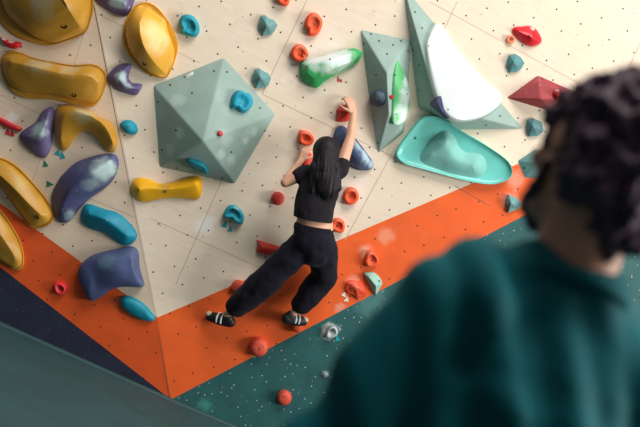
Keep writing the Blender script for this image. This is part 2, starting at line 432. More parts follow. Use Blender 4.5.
# ------------------------------------------------------------------ holds: yellow macros on the left face
YEL = (194, 142, 46)
def yel(nm, spots=(), **k):
    d = dict(name=nm, col=YEL, rough=.42, mott=.1, ms=5, bump=.08, bs=140, dust=.2, chalk=(226, 205, 140), px_spots=spots, spec=.45); d.update(k); return d
hold(PL, [(-14, -45), (-9, -8), (0, 20), (8, 30), (18, 37), (34, 43), (48, 46), (64, 42), (85, 33), (91, 20), (94, 6), (92, -20), (82, -50), (30, -62)],
     [(36, -30, .27), (62, -2, .28), (70, 12, .24), (80, 27, .12)], yel('yellow_macro_top', [(45, 2, .16, .55, .18, (205, 205, 175)), (20, 12, .12, .3, .1, (150, 130, 60))]), 'huge yellow domed hold cut by the top left corner of the picture',  # olive spot puts the shade of the left side into the colour
     levels=FLANGE2, sharp=24, bolts=[(64, 26, .022)], steel=False, name='macro_hold', wob=.006, ws=5)
hold(PL, [(1, 62), (4, 54), (12, 51), (20, 52), (35, 58), (60, 63), (75, 65), (93, 64), (103, 69), (107, 78), (104, 92), (98, 103), (90, 107), (75, 105), (55, 100), (25, 98), (12, 91), (4, 78)],
     [(12, 62, .10), (35, 67, .15), (65, 74, .17), (88, 76, .15), (98, 82, .10)], yel('yellow_macro_wide', [(40, 63, .14, .5, .1, (205, 200, 165)), (70, 70, .1, .4, .1, (205, 200, 165))]), 'long yellow bone shaped hold just under the huge yellow domed hold',
     levels=FLANGE2, sharp=24, soft=2, bolts=[(74, 95, .018)], steel=False, name='macro_hold', wob=.006, ws=5)
hold(PL, [(55, 113), (58, 107), (65, 104), (76, 106), (90, 110), (100, 117), (110, 121), (116, 131), (118, 144), (115, 151), (109, 152), (103, 147), (97, 138), (90, 133), (82, 132), (75, 138), (69, 147), (63, 151), (58, 143), (54, 130)],
     [(61, 138, .07), (62, 120, .12), (70, 110.5, .14), (82, 111.5, .15), (96, 118, .15), (107, 127, .13), (113, 142, .08)], yel('yellow_arch', [(85, 112, .12, .6, .12, (205, 205, 170))], rough=.3),
     'yellow arched hold curving down at both ends beside the purple heart shaped hold', levels=SLOPE, name='macro_hold', bolts=[(102, 115, .008)], wob=.004)
hold(PL, [(-22, 150), (-4, 156), (8, 160), (20, 168), (35, 184), (47, 199), (54, 213), (52, 222), (44, 227), (34, 228), (26, 222), (14, 205), (0, 185), (-18, 168)],
     [(-8, 168, .10), (12, 186, .13), (28, 203, .14), (40, 214, .12)], yel('yellow_macro_slanted', [(22, 182, .1, .3, .1, (190, 180, 110))]), 'long slanting yellow hold cut by the left edge above the orange band',
     levels=FLANGE2, sharp=24, bolts=[(37, 217, .018)], steel=False, name='macro_hold', wob=.006, ws=5)
hold(PL, [(-28, 200), (-12, 202), (0, 209), (10, 222), (20, 240), (24, 255), (23, 267), (17, 270), (8, 265), (-6, 256), (-24, 240)],
     [(-10, 222, .10), (4, 240, .12), (14, 256, .08)], yel('yellow_macro_low'), 'lowest yellow hold, cut by the left edge and sitting on the orange band', levels=FLANGE2, sharp=24, name='macro_hold', wob=.006, ws=5)
# purple and blue holds of the left face
PUR = (104, 92, 134); CK = (190, 216, 214)
hold(PL, [(20, 135), (24, 130), (36, 122), (42, 112), (48, 108), (53, 107), (55, 115), (53, 135), (52, 145), (49, 153), (44, 158), (35, 154), (25, 145), (21, 140)],
     [(30, 137, .08), (41, 132, .13), (48, 116, .09)], dict(name='purple_heart', col=PUR, rough=.6, px_spots=[(36, 128, .11, .9, .12)], chalk=CK, dust=.15), 'purple heart shaped hold with a pale chalky middle beside the yellow arch', levels=SLOPE)
hold(PL, [(52, 195), (55, 187), (63, 174), (75, 163), (90, 157), (105, 154), (116, 155), (119, 164), (115, 177), (105, 188), (92, 197), (80, 208), (73, 218), (65, 223), (58, 221), (53, 209)],
     [(62, 208, .09), (72, 188, .15), (92, 173, .16), (108, 163, .12)], dict(name='indigo_boomerang', col=(78, 82, 122), rough=.5, px_spots=[(106, 170, .17, .95, .14), (72, 216, .08, .5, .05), (92, 185, .1, .35, .12)], chalk=CK, dust=.12),
     'big indigo curved hold with a chalky white upper end, under the yellow arch', levels=SLOPE, name='macro_hold', bolts=[(77, 191, .006)])
hold(PL, [(81, 215), (84, 206), (90, 204), (105, 209), (118, 213), (128, 221), (136, 231), (137, 238), (131, 244), (124, 245), (115, 240), (105, 233), (90, 228), (82, 222)],
     [(90, 214, .08), (106, 220, .10), (126, 235, .07)], dict(name='teal_capsule', col=(14, 134, 160), rough=.5, px_spots=[(106, 220, .012, .9, .1)]), 'teal pod shaped hold between the indigo curved hold and the slate blue block',
     levels=SLOPE, bolts=[(106, 220, .007)])
hold(PL, [(80, 270), (84, 261), (95, 254), (115, 249), (130, 246), (136, 248), (139, 254), (140, 268), (144, 282), (143, 286), (125, 285), (112, 289), (104, 295), (92, 300), (86, 290), (81, 280)],
     [(92, 272, .12), (112, 268, .17), (130, 262, .14)], dict(name='slate_block', col=(76, 88, 128), rough=.55, px_spots=[(106, 261, .1, .45, .15, (120, 160, 175)), (142, 283, .015, .8, .03)], dust=.1, chalk=(140, 160, 180)),
     'slate blue block hold with a flared lower corner, standing over the orange edge', levels=[(0, -.004, 0), (0, .02, .1), (.02, .03, .25), (.1, .02, .5), (.25, 0, .8), (.5, 0, .95), (1, 0, 1)], name='macro_hold', bolts=[(132, 249, .007), (139.5, 281.5, .007)])
hold(PL, [(120, 300), (123, 296), (130, 296), (142, 302), (150, 310), (155, 317), (153, 321), (143, 320), (130, 314), (122, 307)],
     [(128, 303, .055), (145, 314, .05)], dict(name='teal_disc', col=(20, 138, 158), rough=.5), 'teal oval hold on the orange band next to the corner of the wall')
hold(PL, [(55, 283), (58, 281), (65, 283), (68, 288), (65, 293), (60, 294), (56, 290)], [(61, 288, .05)], dict(name='pink_knob', col=(226, 52, 62), rough=.6, dust=.2), 'small pink red knob alone on the shaded orange band', levels=CRATER, bolts=[(60, 288, .008)])
hold(PL, [(1, 37), (6, 39), (14, 41), (20, 42), (22, 45), (16, 49), (8, 47), (3, 42)], [(7, 43, .05), (16, 45, .05)], dict(name='red_chip', col=(214, 36, 48), rough=.3, px_spots=[(12, 40, .035, .9, .03), (4, 38, .03, .8, .03)]), 'small glossy red hold with a white top under the huge yellow domed hold')
hold(PL, [(-8, 112), (0, 117), (8, 121), (16, 125), (22, 128), (20, 131), (10, 129), (0, 124), (-8, 119)], [(-4, 117, .03), (16, 128, .03)], dict(name='red_sliver', col=(206, 44, 54), rough=.5, dust=.3), 'thin red sliver hold touching the left side of the purple heart')
# route marker triangles
def marker(P, tri, col, label, group):
    o = cen(P, tri); bm = bmesh.new()
    a = [bm.verts.new(P.loc(x, y, o)+V((0, 0, -.0005))) for x, y in tri]; b = [bm.verts.new(P.loc(x, y, o)+V((0, 0, .004))) for x, y in tri]
    bm.faces.new(a); bm.faces.new(b)
    for i in range(3): bm.faces.new((a[i], a[(i+1) % 3], b[(i+1) % 3], b[i]))
    bmesh.ops.recalc_face_normals(bm, faces=bm.faces[:])
    key = 'marker_%s' % (col,)
    if key not in M: M[key] = mat('marker_plastic', col, .5, bump=0)
    tag(link('route_marker', bm, M[key], P.mw(o), smooth=False), label, 'route marker', group)
RED, TEA, GRN, WHT = (206, 44, 54), (30, 160, 175), (40, 125, 105), (240, 232, 222)
marker(PL, [(5, 134), (8, 128), (10.5, 135.5)], RED, 'red triangle marker under the red sliver, the left of two', 'red route markers')
marker(PL, [(10, 136), (12, 129.5), (14.5, 136)], RED, 'red triangle marker under the red sliver, the right of two', 'red route markers')
marker(PL, [(54, 154), (59.5, 149.5), (60, 156)], TEA, 'teal triangle marker below the yellow arch, nearer the purple heart', 'teal route markers')
marker(PL, [(60, 159), (62.5, 151.5), (65.5, 158)], TEA, 'teal triangle marker right below the left foot of the yellow arch', 'teal route markers')
marker(PL, [(43, 167), (44.5, 160), (48.5, 166)], GRN, 'green triangle marker just under the tip of the purple heart', 'green route markers')
marker(PL, [(46.5, 187), (47, 180.5), (53.5, 184.5)], GRN, 'green triangle marker between the slanting yellow hold and the indigo hold', 'green route markers')
marker(PR, [(221, 226), (227, 220.5), (226.5, 227.5)], TEA, 'teal triangle marker below the scooped teal hold, the upper of two', 'teal route markers')
marker(PR, [(227, 231), (230.5, 225.5), (232.5, 231.5)], TEA, 'teal triangle marker below the scooped teal hold, the lower of two', 'teal route markers')
marker(PR, [(337.5, 82.5), (338, 76), (340, 80.5)], RED, 'red triangle marker under the green hold, the left of two', 'red route markers')
marker(PR, [(339.6, 82), (341, 78.5), (342.5, 81.8)], RED, 'tiny red triangle marker under the green hold, the right of two', 'red route markers')
marker(PR, [(341, 295), (345, 291.5), (346, 297.5)], WHT, 'white triangle marker below the orange block hold, the left of two', 'white route markers')
marker(PR, [(343.5, 301), (347.5, 296), (348.5, 301.5)], WHT, 'white triangle marker below the orange block hold, the right of two', 'white route markers')
marker(PR, [(335.5, 341), (336.5, 334), (340, 340)], TEA, 'teal triangle marker on the dark paint beside the pale grey hold', 'teal route markers')

# ------------------------------------------------------------------ holds of the right face
hold(PR, [(92, -12), (95, 0), (104, 8), (115, 14), (125, 15.5), (130, 12), (134, 2), (138, -12), (115, -20)], [(110, -4, .10), (124, 2, .10)],
     dict(name='purple_top', col=PUR, rough=.55, px_spots=[(116, 2, .09, .7, .1), (130, 8, .02, .9, .05)], chalk=CK), 'purple hold cut by the top edge right of the huge yellow hold', levels=SLOPE)
hold(PR, [(107, 78), (114, 68), (121, 64), (131, 64), (130, 72), (128.5, 78), (133, 83), (142, 84), (141, 89), (136, 95), (125, 93), (114, 88)],
     [(127, 67, .06), (120, 77, .09), (126, 86, .08), (138, 89, .06)], dict(name='purple_chevron', col=PUR, rough=.6, px_spots=[(121, 77, .07, .9, .08), (128, 86, .05, .5, .08)], chalk=CK), 'small purple boomerang hold left of the grey green pyramid volume', levels=SLOPE)
hold(PR, [(119.5, 126), (123, 121), (130, 120), (136, 124), (138, 131), (134, 134.5), (126, 133)], [(128, 127, .06)], dict(name='teal_nub', col=(20, 150, 172), rough=.6), 'small teal nub near the corner, left of the pyramid volume', bolts=[(128, 126.5, .007)], wob=.012)
hold(PR, [(123, 33), (126, 20), (133, 8), (142, 3), (150, 3), (160, 10), (171, 25), (178, 42), (177, 55), (170, 73), (163, 78), (150, 75), (138, 66), (128, 53), (124, 42)],
     [(147, 9, .04), (139.5, 22, .20), (143, 44, .23), (154, 62, .15), (165, 73, .04)], yel('yellow_eye', [(152, 35, .17, .8, .12, (238, 214, 150))], col=(226, 166, 48)), 'yellow eye shaped hold with a sharp inner ridge at the upper left',
     levels=FLANGE2, sharp=28, n=110, bolts=[(144.5, 63.5, .016)], steel=False, name='macro_hold', wob=0)
TL = (28, 150, 168)
hold(PR, [(179.5, 24), (181, 17), (186, 14.5), (193, 16), (198.5, 23), (199.5, 32), (195, 37), (188, 36), (185, 34), (180.5, 33.5), (181.5, 29)], [(189, 27, .06)], dict(name='teal_scallop', col=TL, rough=.6), 'round teal hold between the yellow eye shaped hold and the top edge', levels=CRATER, bolts=[(189, 27, .007)], wob=.012)
P1r = fplane(W1, 1, 2, 5)
hold(P1r, [(230, 108), (231, 98), (235, 92), (240, 91.5), (243, 94), (248, 95), (251.5, 102), (250, 108), (244, 113), (239, 112), (235, 109)], [(240, 103, .06)], dict(name='teal_flower', col=(24, 152, 176), rough=.6), 'bright blue lumpy hold bolted high on the grey green pyramid volume', levels=CRATER, bolts=[(240, 103.5, .007)], wob=.016)
P1d = fplane(W1, 3, 4, 5)
hold(P1d, [(187, 161), (189, 158), (196, 159.5), (203, 162), (208, 168), (209, 172.5), (205, 173), (200, 169), (193, 167)], [(193, 161, .05), (204, 167, .05)], dict(name='teal_crimp', col=(26, 138, 158), rough=.6), 'flat blue edge hold on the shaded underside of the pyramid volume', wob=.01)
hold(P1r, [(217, 133), (218.5, 131), (221.5, 132), (222.5, 135), (220, 136.5), (217.5, 135.5)], [(219.7, 133.7, .025)], dict(name='red_screw_on', col=(208, 44, 54), rough=.5), 'tiny red screw-on chip near the peak of the pyramid volume', bolts=[(219.7, 133.7, .005)], wob=0)
P1t = fplane(W1, 0, 1, 5)
so = P1t.world(189, 75)
bm = blob_bm(P1t, so, [(184.5, 75.5), (191.5, 71.8), (193.5, 73), (192.5, 75), (186, 78), (184, 77)], [(189, 75, .003)], [(0, -.002, 0), (0, .003, 0), (1, .003, 0)], 24)
pl = link('sticker', bm, mat('pale_sticker', (200, 211, 205), .4, bump=0), parent=v1)
pl.matrix_local = PR.mw(cen(PR, VB)).inverted() @ P1t.mw(so); pl['label'] = 'small pale sticker'
hold(PR, [(131, 188), (133, 180.5), (140, 177.5), (150, 179.5), (160, 183.5), (172, 182.5), (185, 178), (195, 175.5), (201, 178), (202.5, 186), (201, 195), (196, 199), (180, 198), (165, 198), (155, 200), (144, 202), (136, 199), (132, 194)],
     [(140, 189, .10), (152, 188, .09), (168, 189, .08), (184, 187, .09), (195, 184, .10)], yel('yellow_bone', [(164, 186, .07, .5, .08, (150, 130, 75))], col=(248, 182, 20), dust=.05, chalk=(200, 160, 60)), 'bright yellow bone shaped hold under the pyramid volume', name='macro_hold',
     levels=SLOPE, bolts=[(165, 191.5, .010)], steel=False)
hold(PR, [(223, 215), (226, 208.5), (230, 205), (237, 206), (243, 213), (244, 220), (241, 224), (236, 222), (232, 217.5), (225.5, 217)], [(234, 213, .06)], dict(name='teal_scoop', col=TL, rough=.6, px_spots=[(236, 209, .03, .4)]), 'scooped teal hold on bare plywood below the pyramid volume', levels=CRATER, bolts=[(234, 212, .007)], wob=.008)
def circ(x, y, r, n=14, sx=1, sy=1): return [(x+r*sx*math.cos(2*math.pi*k/n), y+r*sy*math.sin(2*math.pi*k/n)) for k in range(n)]
BALL = [(0, -.004, 0), (0, .004, .05), (-.06, .004, .3), (-.04, 0, .5), (.06, 0, .72), (.2, 0, .87), (.4, 0, .96), (.7, 0, .995), (1, 0, 1)]
OR = (236, 92, 50); ORP = (236, 130, 104)
def orm(nm, spots=(), **k):
    d = dict(name=nm, col=OR, rough=.6, px_spots=spots, chalk=(232, 150, 126), dust=.15); d.update(k); return d
hold(PR, circ(277.5, 198, 6.4), [(277.5, 198, .07)], orm('red_ball', col=(206, 66, 54)), 'red ball hold left of the black shirt of the climber', levels=BALL, bolts=[(278.5, 196, .006)])
hold(PR, circ(258.5, 345.5, 9), [(258.5, 345.5, .09)], orm('orange_ball', col=(226, 88, 62)), 'larger orange red ball hold at the lower edge of the orange band', levels=BALL, bolts=[(259.5, 348.5, .008), (255.5, 349, .005), (263.5, 347, .005), (260, 351.5, .005)], steel=True)
hold(PR, circ(284, 396.5, 7), [(284, 396.5, .07)], orm('low_ball', col=(220, 84, 60)), 'orange ball hold alone on the dark teal paint near the bottom', levels=BALL, bolts=[(284, 396.5, .007), (282, 393, .005)])
hold(PR, circ(238.5, 287, 7.2, sx=1.05), [(239, 286, .07)], orm('knee_ball', col=(214, 78, 52)), 'orange dome hold half hidden behind the stretched trouser leg', levels=BALL, bolts=[(239, 289, .006)])
hold(PR, circ(297, 325.5, 5.5), [(297, 325.5, .075)], orm('foot_ball'), 'orange hold directly under the bent leg foot of the climber', levels=BALL)
hold(PR, [(257, 239.5), (264, 242), (280, 246.5), (278, 257), (266, 254.5), (257, 252), (256.5, 247.5), (260, 246.5)], [(262, 247.5, .06), (275, 251, .06)], orm('red_fin', col=(216, 60, 46)), 'red notched ledge hold behind the thigh of the climber', smooth=False, wob=0)
hold(PR, [(276, -8), (276, 0), (280, 5), (285, 6.5), (289, 3), (289.5, -8)], [(283, -2, .06)], orm('orange_cut'), 'orange hold cut by the top edge above the crescent holds', levels=CRATER)
hold(PR, [(304.5, 26.5), (306, 18), (311, 13), (317, 13.5), (322, 20), (321, 29), (316, 35.5), (308.5, 36), (308, 30)], [(313.5, 24, .055)], orm('orange_crescent', [(317, 16, .05, .6, .05, ORP)]), 'taller orange crescent hold at the top, nearer the top edge of two', levels=CRATER, bolts=[(314, 24, .009)], wob=.006)
hold(PR, [(290.5, 54), (293, 47), (299, 44), (305, 47), (308.5, 55), (304, 54.5), (305.5, 59), (300, 62), (294, 60)], [(299, 54, .05)], orm('orange_curl', [(301, 47, .05, .6, .05, ORP)]), 'small orange curl hold touching the upper left of the green hold', levels=CRATER, bolts=[(299.5, 54.5, .008)], wob=.006)
SH = (106, 152, 152)
def shield(nm, dy, pts, c, lab, b, col=SH):
    hold(PR, pts, [(c[0], c[1], .07)], dict(name=nm, col=col, rough=.6, dust=.3, chalk=(150, 185, 182)), lab, levels=SLOPE, sharp=28, smooth=False, wob=.005, bolts=[(b[0], b[1], .007)], group=None)
shield('slate_shield_a', 0, [(259, 23), (261, 16), (265, 15), (270, 19), (274, 20), (277.5, 25), (274.5, 31), (271, 34.5), (262.5, 36), (261.5, 30), (258.8, 28)], (267, 25), 'slate teal hold at the top, above its twin and left of the orange crescents', (266, 26))
shield('slate_shield_b', 0, [(253, 74), (255, 69.5), (259, 68), (265, 72), (268, 73), (271, 78), (269, 84), (266, 87), (256, 88.5), (255.5, 83), (252.5, 80)], (260.5, 77), 'slate teal hold at the upper right rim of the pyramid volume', (260, 80))
shield('slate_shield_c', 0, [(507, 60), (509, 55), (515, 54), (520, 57), (524, 63), (520.5, 69), (517, 71.5), (509, 73), (508, 67), (506, 65)], (514, 62), 'slate teal hold under the glossy red hold at the upper right', (515.5, 65), (82, 138, 142))
shield('slate_shield_d', 0, [(526, 126), (527, 120), (533, 118), (541, 122), (543, 131), (537, 136), (528, 136.5), (526.5, 131)], (533, 126), 'slate teal hold below the dark red volume at the edge of dark hair', (534, 129), (82, 128, 130))
shield('slate_shield_e', 0, [(506, 198), (508, 194.5), (515, 197), (522.5, 203), (519, 208), (514, 210), (507.5, 212.5), (507, 206), (505, 204)], (511, 203), 'slate teal hold on the orange band beside the jaw of the onlooker', (512.5, 206), (110, 156, 154))
hold(PR, [(301, 66), (303, 61.5), (320, 57), (345, 50), (355, 48.5), (361.5, 53), (359, 60), (352, 66), (335, 75), (325, 81), (316, 88), (308, 84), (301, 77)],
     [(312, 69, .11), (330, 64, .13), (352, 57, .09)], dict(name='green_wedge', col=(52, 168, 92), rough=.5, px_spots=[(333, 57, .17, 1, .07), (316, 60, .13, .95, .06), (345, 55, .1, .7, .07)], chalk=(228, 240, 236)), 'green wedge hold with a chalk white top, high right of the pyramid', name='macro_hold',
     levels=[(0, -.004, 0), (0, .01, .1), (.03, .015, .25), (.3, .0, .6), (.55, 0, .95), (.7, 0, 1), (1, 0, 1)], sharp=28, bolts=[(330, 59.5, .009)], wob=0)
hold(PR, [(298, 139), (299, 131.5), (303, 130), (310, 132.5), (314, 139), (311.5, 144), (305, 145.5), (299.5, 143)], [(305, 139, .06)], orm('orange_hood', [(307, 132, .05, .7, .05, ORP)]), 'orange hooded hold above the left hand of the climber', levels=CRATER, bolts=[(305.5, 139.5, .008)], wob=.006)
hold(PR, [(336, 121), (338, 115), (336.5, 110), (341, 106), (347, 104.5), (353, 107), (354, 114), (349.5, 120), (343, 122)], [(345, 112, .08)], orm('red_heart', col=(222, 62, 44)), 'red heart shaped hold gripped by the raised right hand', levels=DOME, bolts=[(341, 114, .006)])
hold(PR, [(299, 157), (303, 151), (309, 151), (313, 158), (311, 168), (304, 169), (299.5, 165)], [(306, 160, .06)], orm('red_hand_hold', col=(222, 70, 60)), 'red hold gripped by the left hand of the climber', levels=DOME)
hold(PR, [(333, 139), (336, 129), (343, 126), (350, 132), (360, 144), (369, 156), (373.5, 164), (371, 169), (362, 170.5), (355, 169), (345, 163), (336, 151)],
     [(343, 131, .04), (352, 147, .13), (362, 160, .13), (367, 166, .06)], dict(name='slate_fin', col=(72, 88, 124), rough=.6, px_spots=[(366, 156, .09, .9, .08), (358, 146, .07, .7, .08), (372, 165, .05, .7, .04)], chalk=(176, 200, 208), dust=.15), 'slate blue fin hold behind the raised arm of the climber', name='macro_hold', levels=FLANGE, sharp=32, wob=.002)
hold(PR, [(342.5, 196), (345, 189.5), (351, 187), (357, 190), (358.5, 198), (354, 203), (348, 204.5), (344, 201)], [(350, 197, .055)], orm('rib_hold', [(354, 190, .05, .6, .05, ORP)]), 'orange ring hold beside the lower ribs of the climber, higher of two', levels=CRATER, bolts=[(350, 196.5, .009), (349, 201.5, .004)], wob=.005)
hold(PR, [(330.5, 226), (333, 219.5), (339, 218), (344, 222), (344, 230), (339.5, 232.5), (333.5, 230)], [(337.5, 226, .05)], orm('waist_hold', [(340, 219, .04, .6, .05, ORP)]), 'orange ring hold touching the bare waist of the climber', levels=CRATER, bolts=[(337, 226, .010)], wob=.005, steel=False)
hold(PR, [(364, 260), (366, 253), (370, 250), (375.5, 253), (378.5, 260), (375.5, 265), (369, 266.5), (365, 264.5)], [(372, 260, .05)], orm('band_ring', [(370, 252, .04, .7, .05, ORP)]), 'orange ring hold on the orange band right of the hips', levels=CRATER, bolts=[(372.5, 260, .008), (368, 264, .004)], wob=.005)
hold(PR, [(345.5, 289), (346.5, 281.5), (352, 280), (361, 281.5), (365, 287), (366.5, 293.5), (362, 296), (358.5, 299), (354, 294.5), (348, 292)], [(355, 287, .06)], orm('band_block', [(355, 282, .06, .6, .05, ORP)], col=(230, 76, 42)), 'orange block hold next to the mint half moon hold', levels=SLOPE, sharp=30, smooth=False, bolts=[(358.5, 288.5, .010), (359, 296, .005)])
hold(PR, [(364, 275), (366, 272), (374, 272.5), (380, 278), (382, 283.5), (379, 289), (375.5, 294.5), (370.5, 287)], [(369.5, 278, .07), (376, 286, .06)], dict(name='mint_half', col=(148, 192, 178), rough=.6, dust=.2), 'mint half moon hold at the blurred sleeve of the onlooker', levels=SLOPE, bolts=[(379, 281, .008)], steel=False)
hold(PR, [(325, 336), (327.5, 327), (334, 325), (337.5, 330), (336, 335), (330, 337.5)], [(332, 331, .05)], dict(name='pale_grey', col=(176, 186, 186), rough=.3, px_spots=[(329, 327, .03, .7, .03, (70, 90, 90))], spec=.6), 'pale grey glossy hold on the dark teal paint with chalk around it', levels=CRATER, bolts=[(331, 331, .007)])
hold(PR, [(322, 375), (324, 372), (328, 373), (328, 376), (324, 377)], [(325, 374.5, .03)], dict(name='grey_pebble', col=(150, 165, 165), rough=.6), 'tiny grey pebble hold low on the dark teal paint')
hold(PR, [(512, 31), (514, 27.5), (522, 26.5), (530, 26), (535, 28.5), (539, 34), (541.5, 41), (537, 45), (530, 46.5), (523, 43.5), (515, 36)], [(520, 32, .06), (532, 38, .08)], dict(name='glossy_red', col=(216, 32, 44), rough=.28, px_spots=[(533, 28, .03, .7, .03)]), 'glossy red pod hold at the upper right of the wall', levels=SLOPE, bolts=[(529, 36.5, .010)], steel=False)
hold(PR, circ(510, 39.5, 4.2), [(510, 39.5, .03)], orm('tiny_orange', col=(240, 140, 100)), 'tiny orange button hold beside the glossy red pod', levels=CRATER, bolts=[(510.3, 39.8, .006)], steel=False)
# turquoise tray
tray = hold(PR, [(395, 156), (397, 147), (408, 132), (419, 119), (427, 115), (440, 117), (460, 130), (480, 141.5), (500, 155), (508, 163), (510.5, 172), (506, 179), (492, 183.5), (476, 182.5), (455, 178), (420, 168.5), (403, 163.5)],
     [(418, 142, .0), (440, 149, .0), (460, 158, .0), (492, 170, .0)], dict(name='turquoise_tray', col=(108, 202, 190), rough=.34, mott=.05, bump=0, coat=.3,
     px_spots=[]), 'large turquoise tray shaped hold with a glossy raised rim', name='macro_hold', levels=TRAY, wob=0, n=96, bolts=[(415, 138, .010)], steel=False)
po = PR.world(452, 157)
pad = link('friction_pad', blob_bm(PR, po, [(418, 161), (427, 144), (439, 131), (447, 129), (454, 136), (459, 147), (466, 151.5), (477, 152), (485, 158), (486, 169), (479, 178), (462, 177.5), (440, 172.5)],
     [(436, 152, .10), (446, 146, .135), (454, 158, .115), (470, 164, .095)], [(0, .034, 0), (.08, .038, .04), (.25, .03, .22), (.45, .012, .58), (.65, 0, .92), (1, 0, 1)], 72, True, 0, 9, 4),
     mat('matte_friction_pad', (128, 192, 181), .75, .06, 9, .25, 260), parent=tray, sharp=60)
pad.matrix_local = tray.matrix_world.inverted() @ PR.mw(po); pad['label'] = 'matte grey green grip bulge'
# holds on the volumes
P3 = fplane(W3, 0, 1, 4)
hold(P3, [(425, 50), (427, 38), (432, 27), (436.5, 24), (443, 30), (455, 48), (470, 67), (487, 84), (498, 92), (500.5, 99), (497, 107), (485, 116), (470, 121), (455, 121), (444, 114), (436, 100), (430, 80)],
     [(438, 50, .045), (452, 76, .06), (470, 98, .055)], dict(name='white_macro', col=(206, 216, 212), rough=.2, mott=.02, bump=0, coat=.4), 'big glossy white hold on the tall pointed volume', name='macro_hold', levels=[(0, -.004, 0), (0, .012, .05), (.015, .02, .12), (.05, .022, .2), (.2, .012, .5), (.5, 0, .85), (.8, 0, .97), (1, 0, 1)], wob=0, n=96, bolts=[(429, 46, .006), (448, 109.5, .006)], steel=False)
P3d = fplane(W3, 0, 3, 4)
hold(P3d, [(431, 104), (434, 100), (440, 96), (442, 102), (444, 110), (449, 117), (446, 118), (439, 112)], [(437, 102, .05), (443, 112, .03)], dict(name='navy_crimp', col=(48, 54, 92), rough=.5), 'small navy hold tucked under the left edge of the big white hold', levels=SLOPE)
P2r = fplane(W2, 2, 7, 6)
hold(P2r, [(397, 61), (402, 71), (408, 86), (409, 98), (407, 114), (402, 123), (396, 124.5), (392, 121), (392, 92), (393.5, 72)], [(398, 78, .03), (399, 95, .05), (398, 114, .03)],
     dict(name='green_spear', col=(100, 188, 122), rough=.45, mott=.08, px_spots=[(408, 95, .13, 1, .04), (406, 112, .15, 1, .04), (408, 82, .08, .9, .04), (399, 125, .06, .9, .02)], chalk=(228, 242, 236)), 'green and white spear shaped hold on the narrow volume', levels=SLOPE, bolts=[(395, 75, .006), (407, 94, .006), (396, 114, .005)], steel=False, wob=0)
P2l = fplane(W2, 0, 5, 6)
hold(P2l, [(370, 99), (373, 92), (379, 89.5), (385, 92), (386.5, 99), (384, 105), (377, 106.5), (372, 104)], [(378, 98, .05)], dict(name='navy_round', col=(70, 88, 108), rough=.6, px_spots=[(378, 96, .045, .55, .05)], chalk=(150, 175, 180)), 'round navy hold with chalk on the dark side of the narrow volume', levels=DOME)
hold(P2r, [(389, 96.5), (390.5, 95), (392, 95.5), (392, 98.5), (390, 98.5)], [(390.6, 97, .018)], dict(name='red_dot', col=(210, 40, 48), rough=.5), 'tiny red chip on the ridge of the narrow volume', wob=0)
P4r = fplane(W4, 1, 2, 4)
hold(P4r, [(552, 94), (554, 90.5), (558, 91), (561, 95), (559, 99.5), (555, 99)], [(556.5, 95, .05)], dict(name='red_pinch', col=(196, 40, 48), rough=.4, px_spots=[(557, 91, .025, .8, .03)]), 'small red hold on the dark red volume', levels=DOME)

exec_people = True
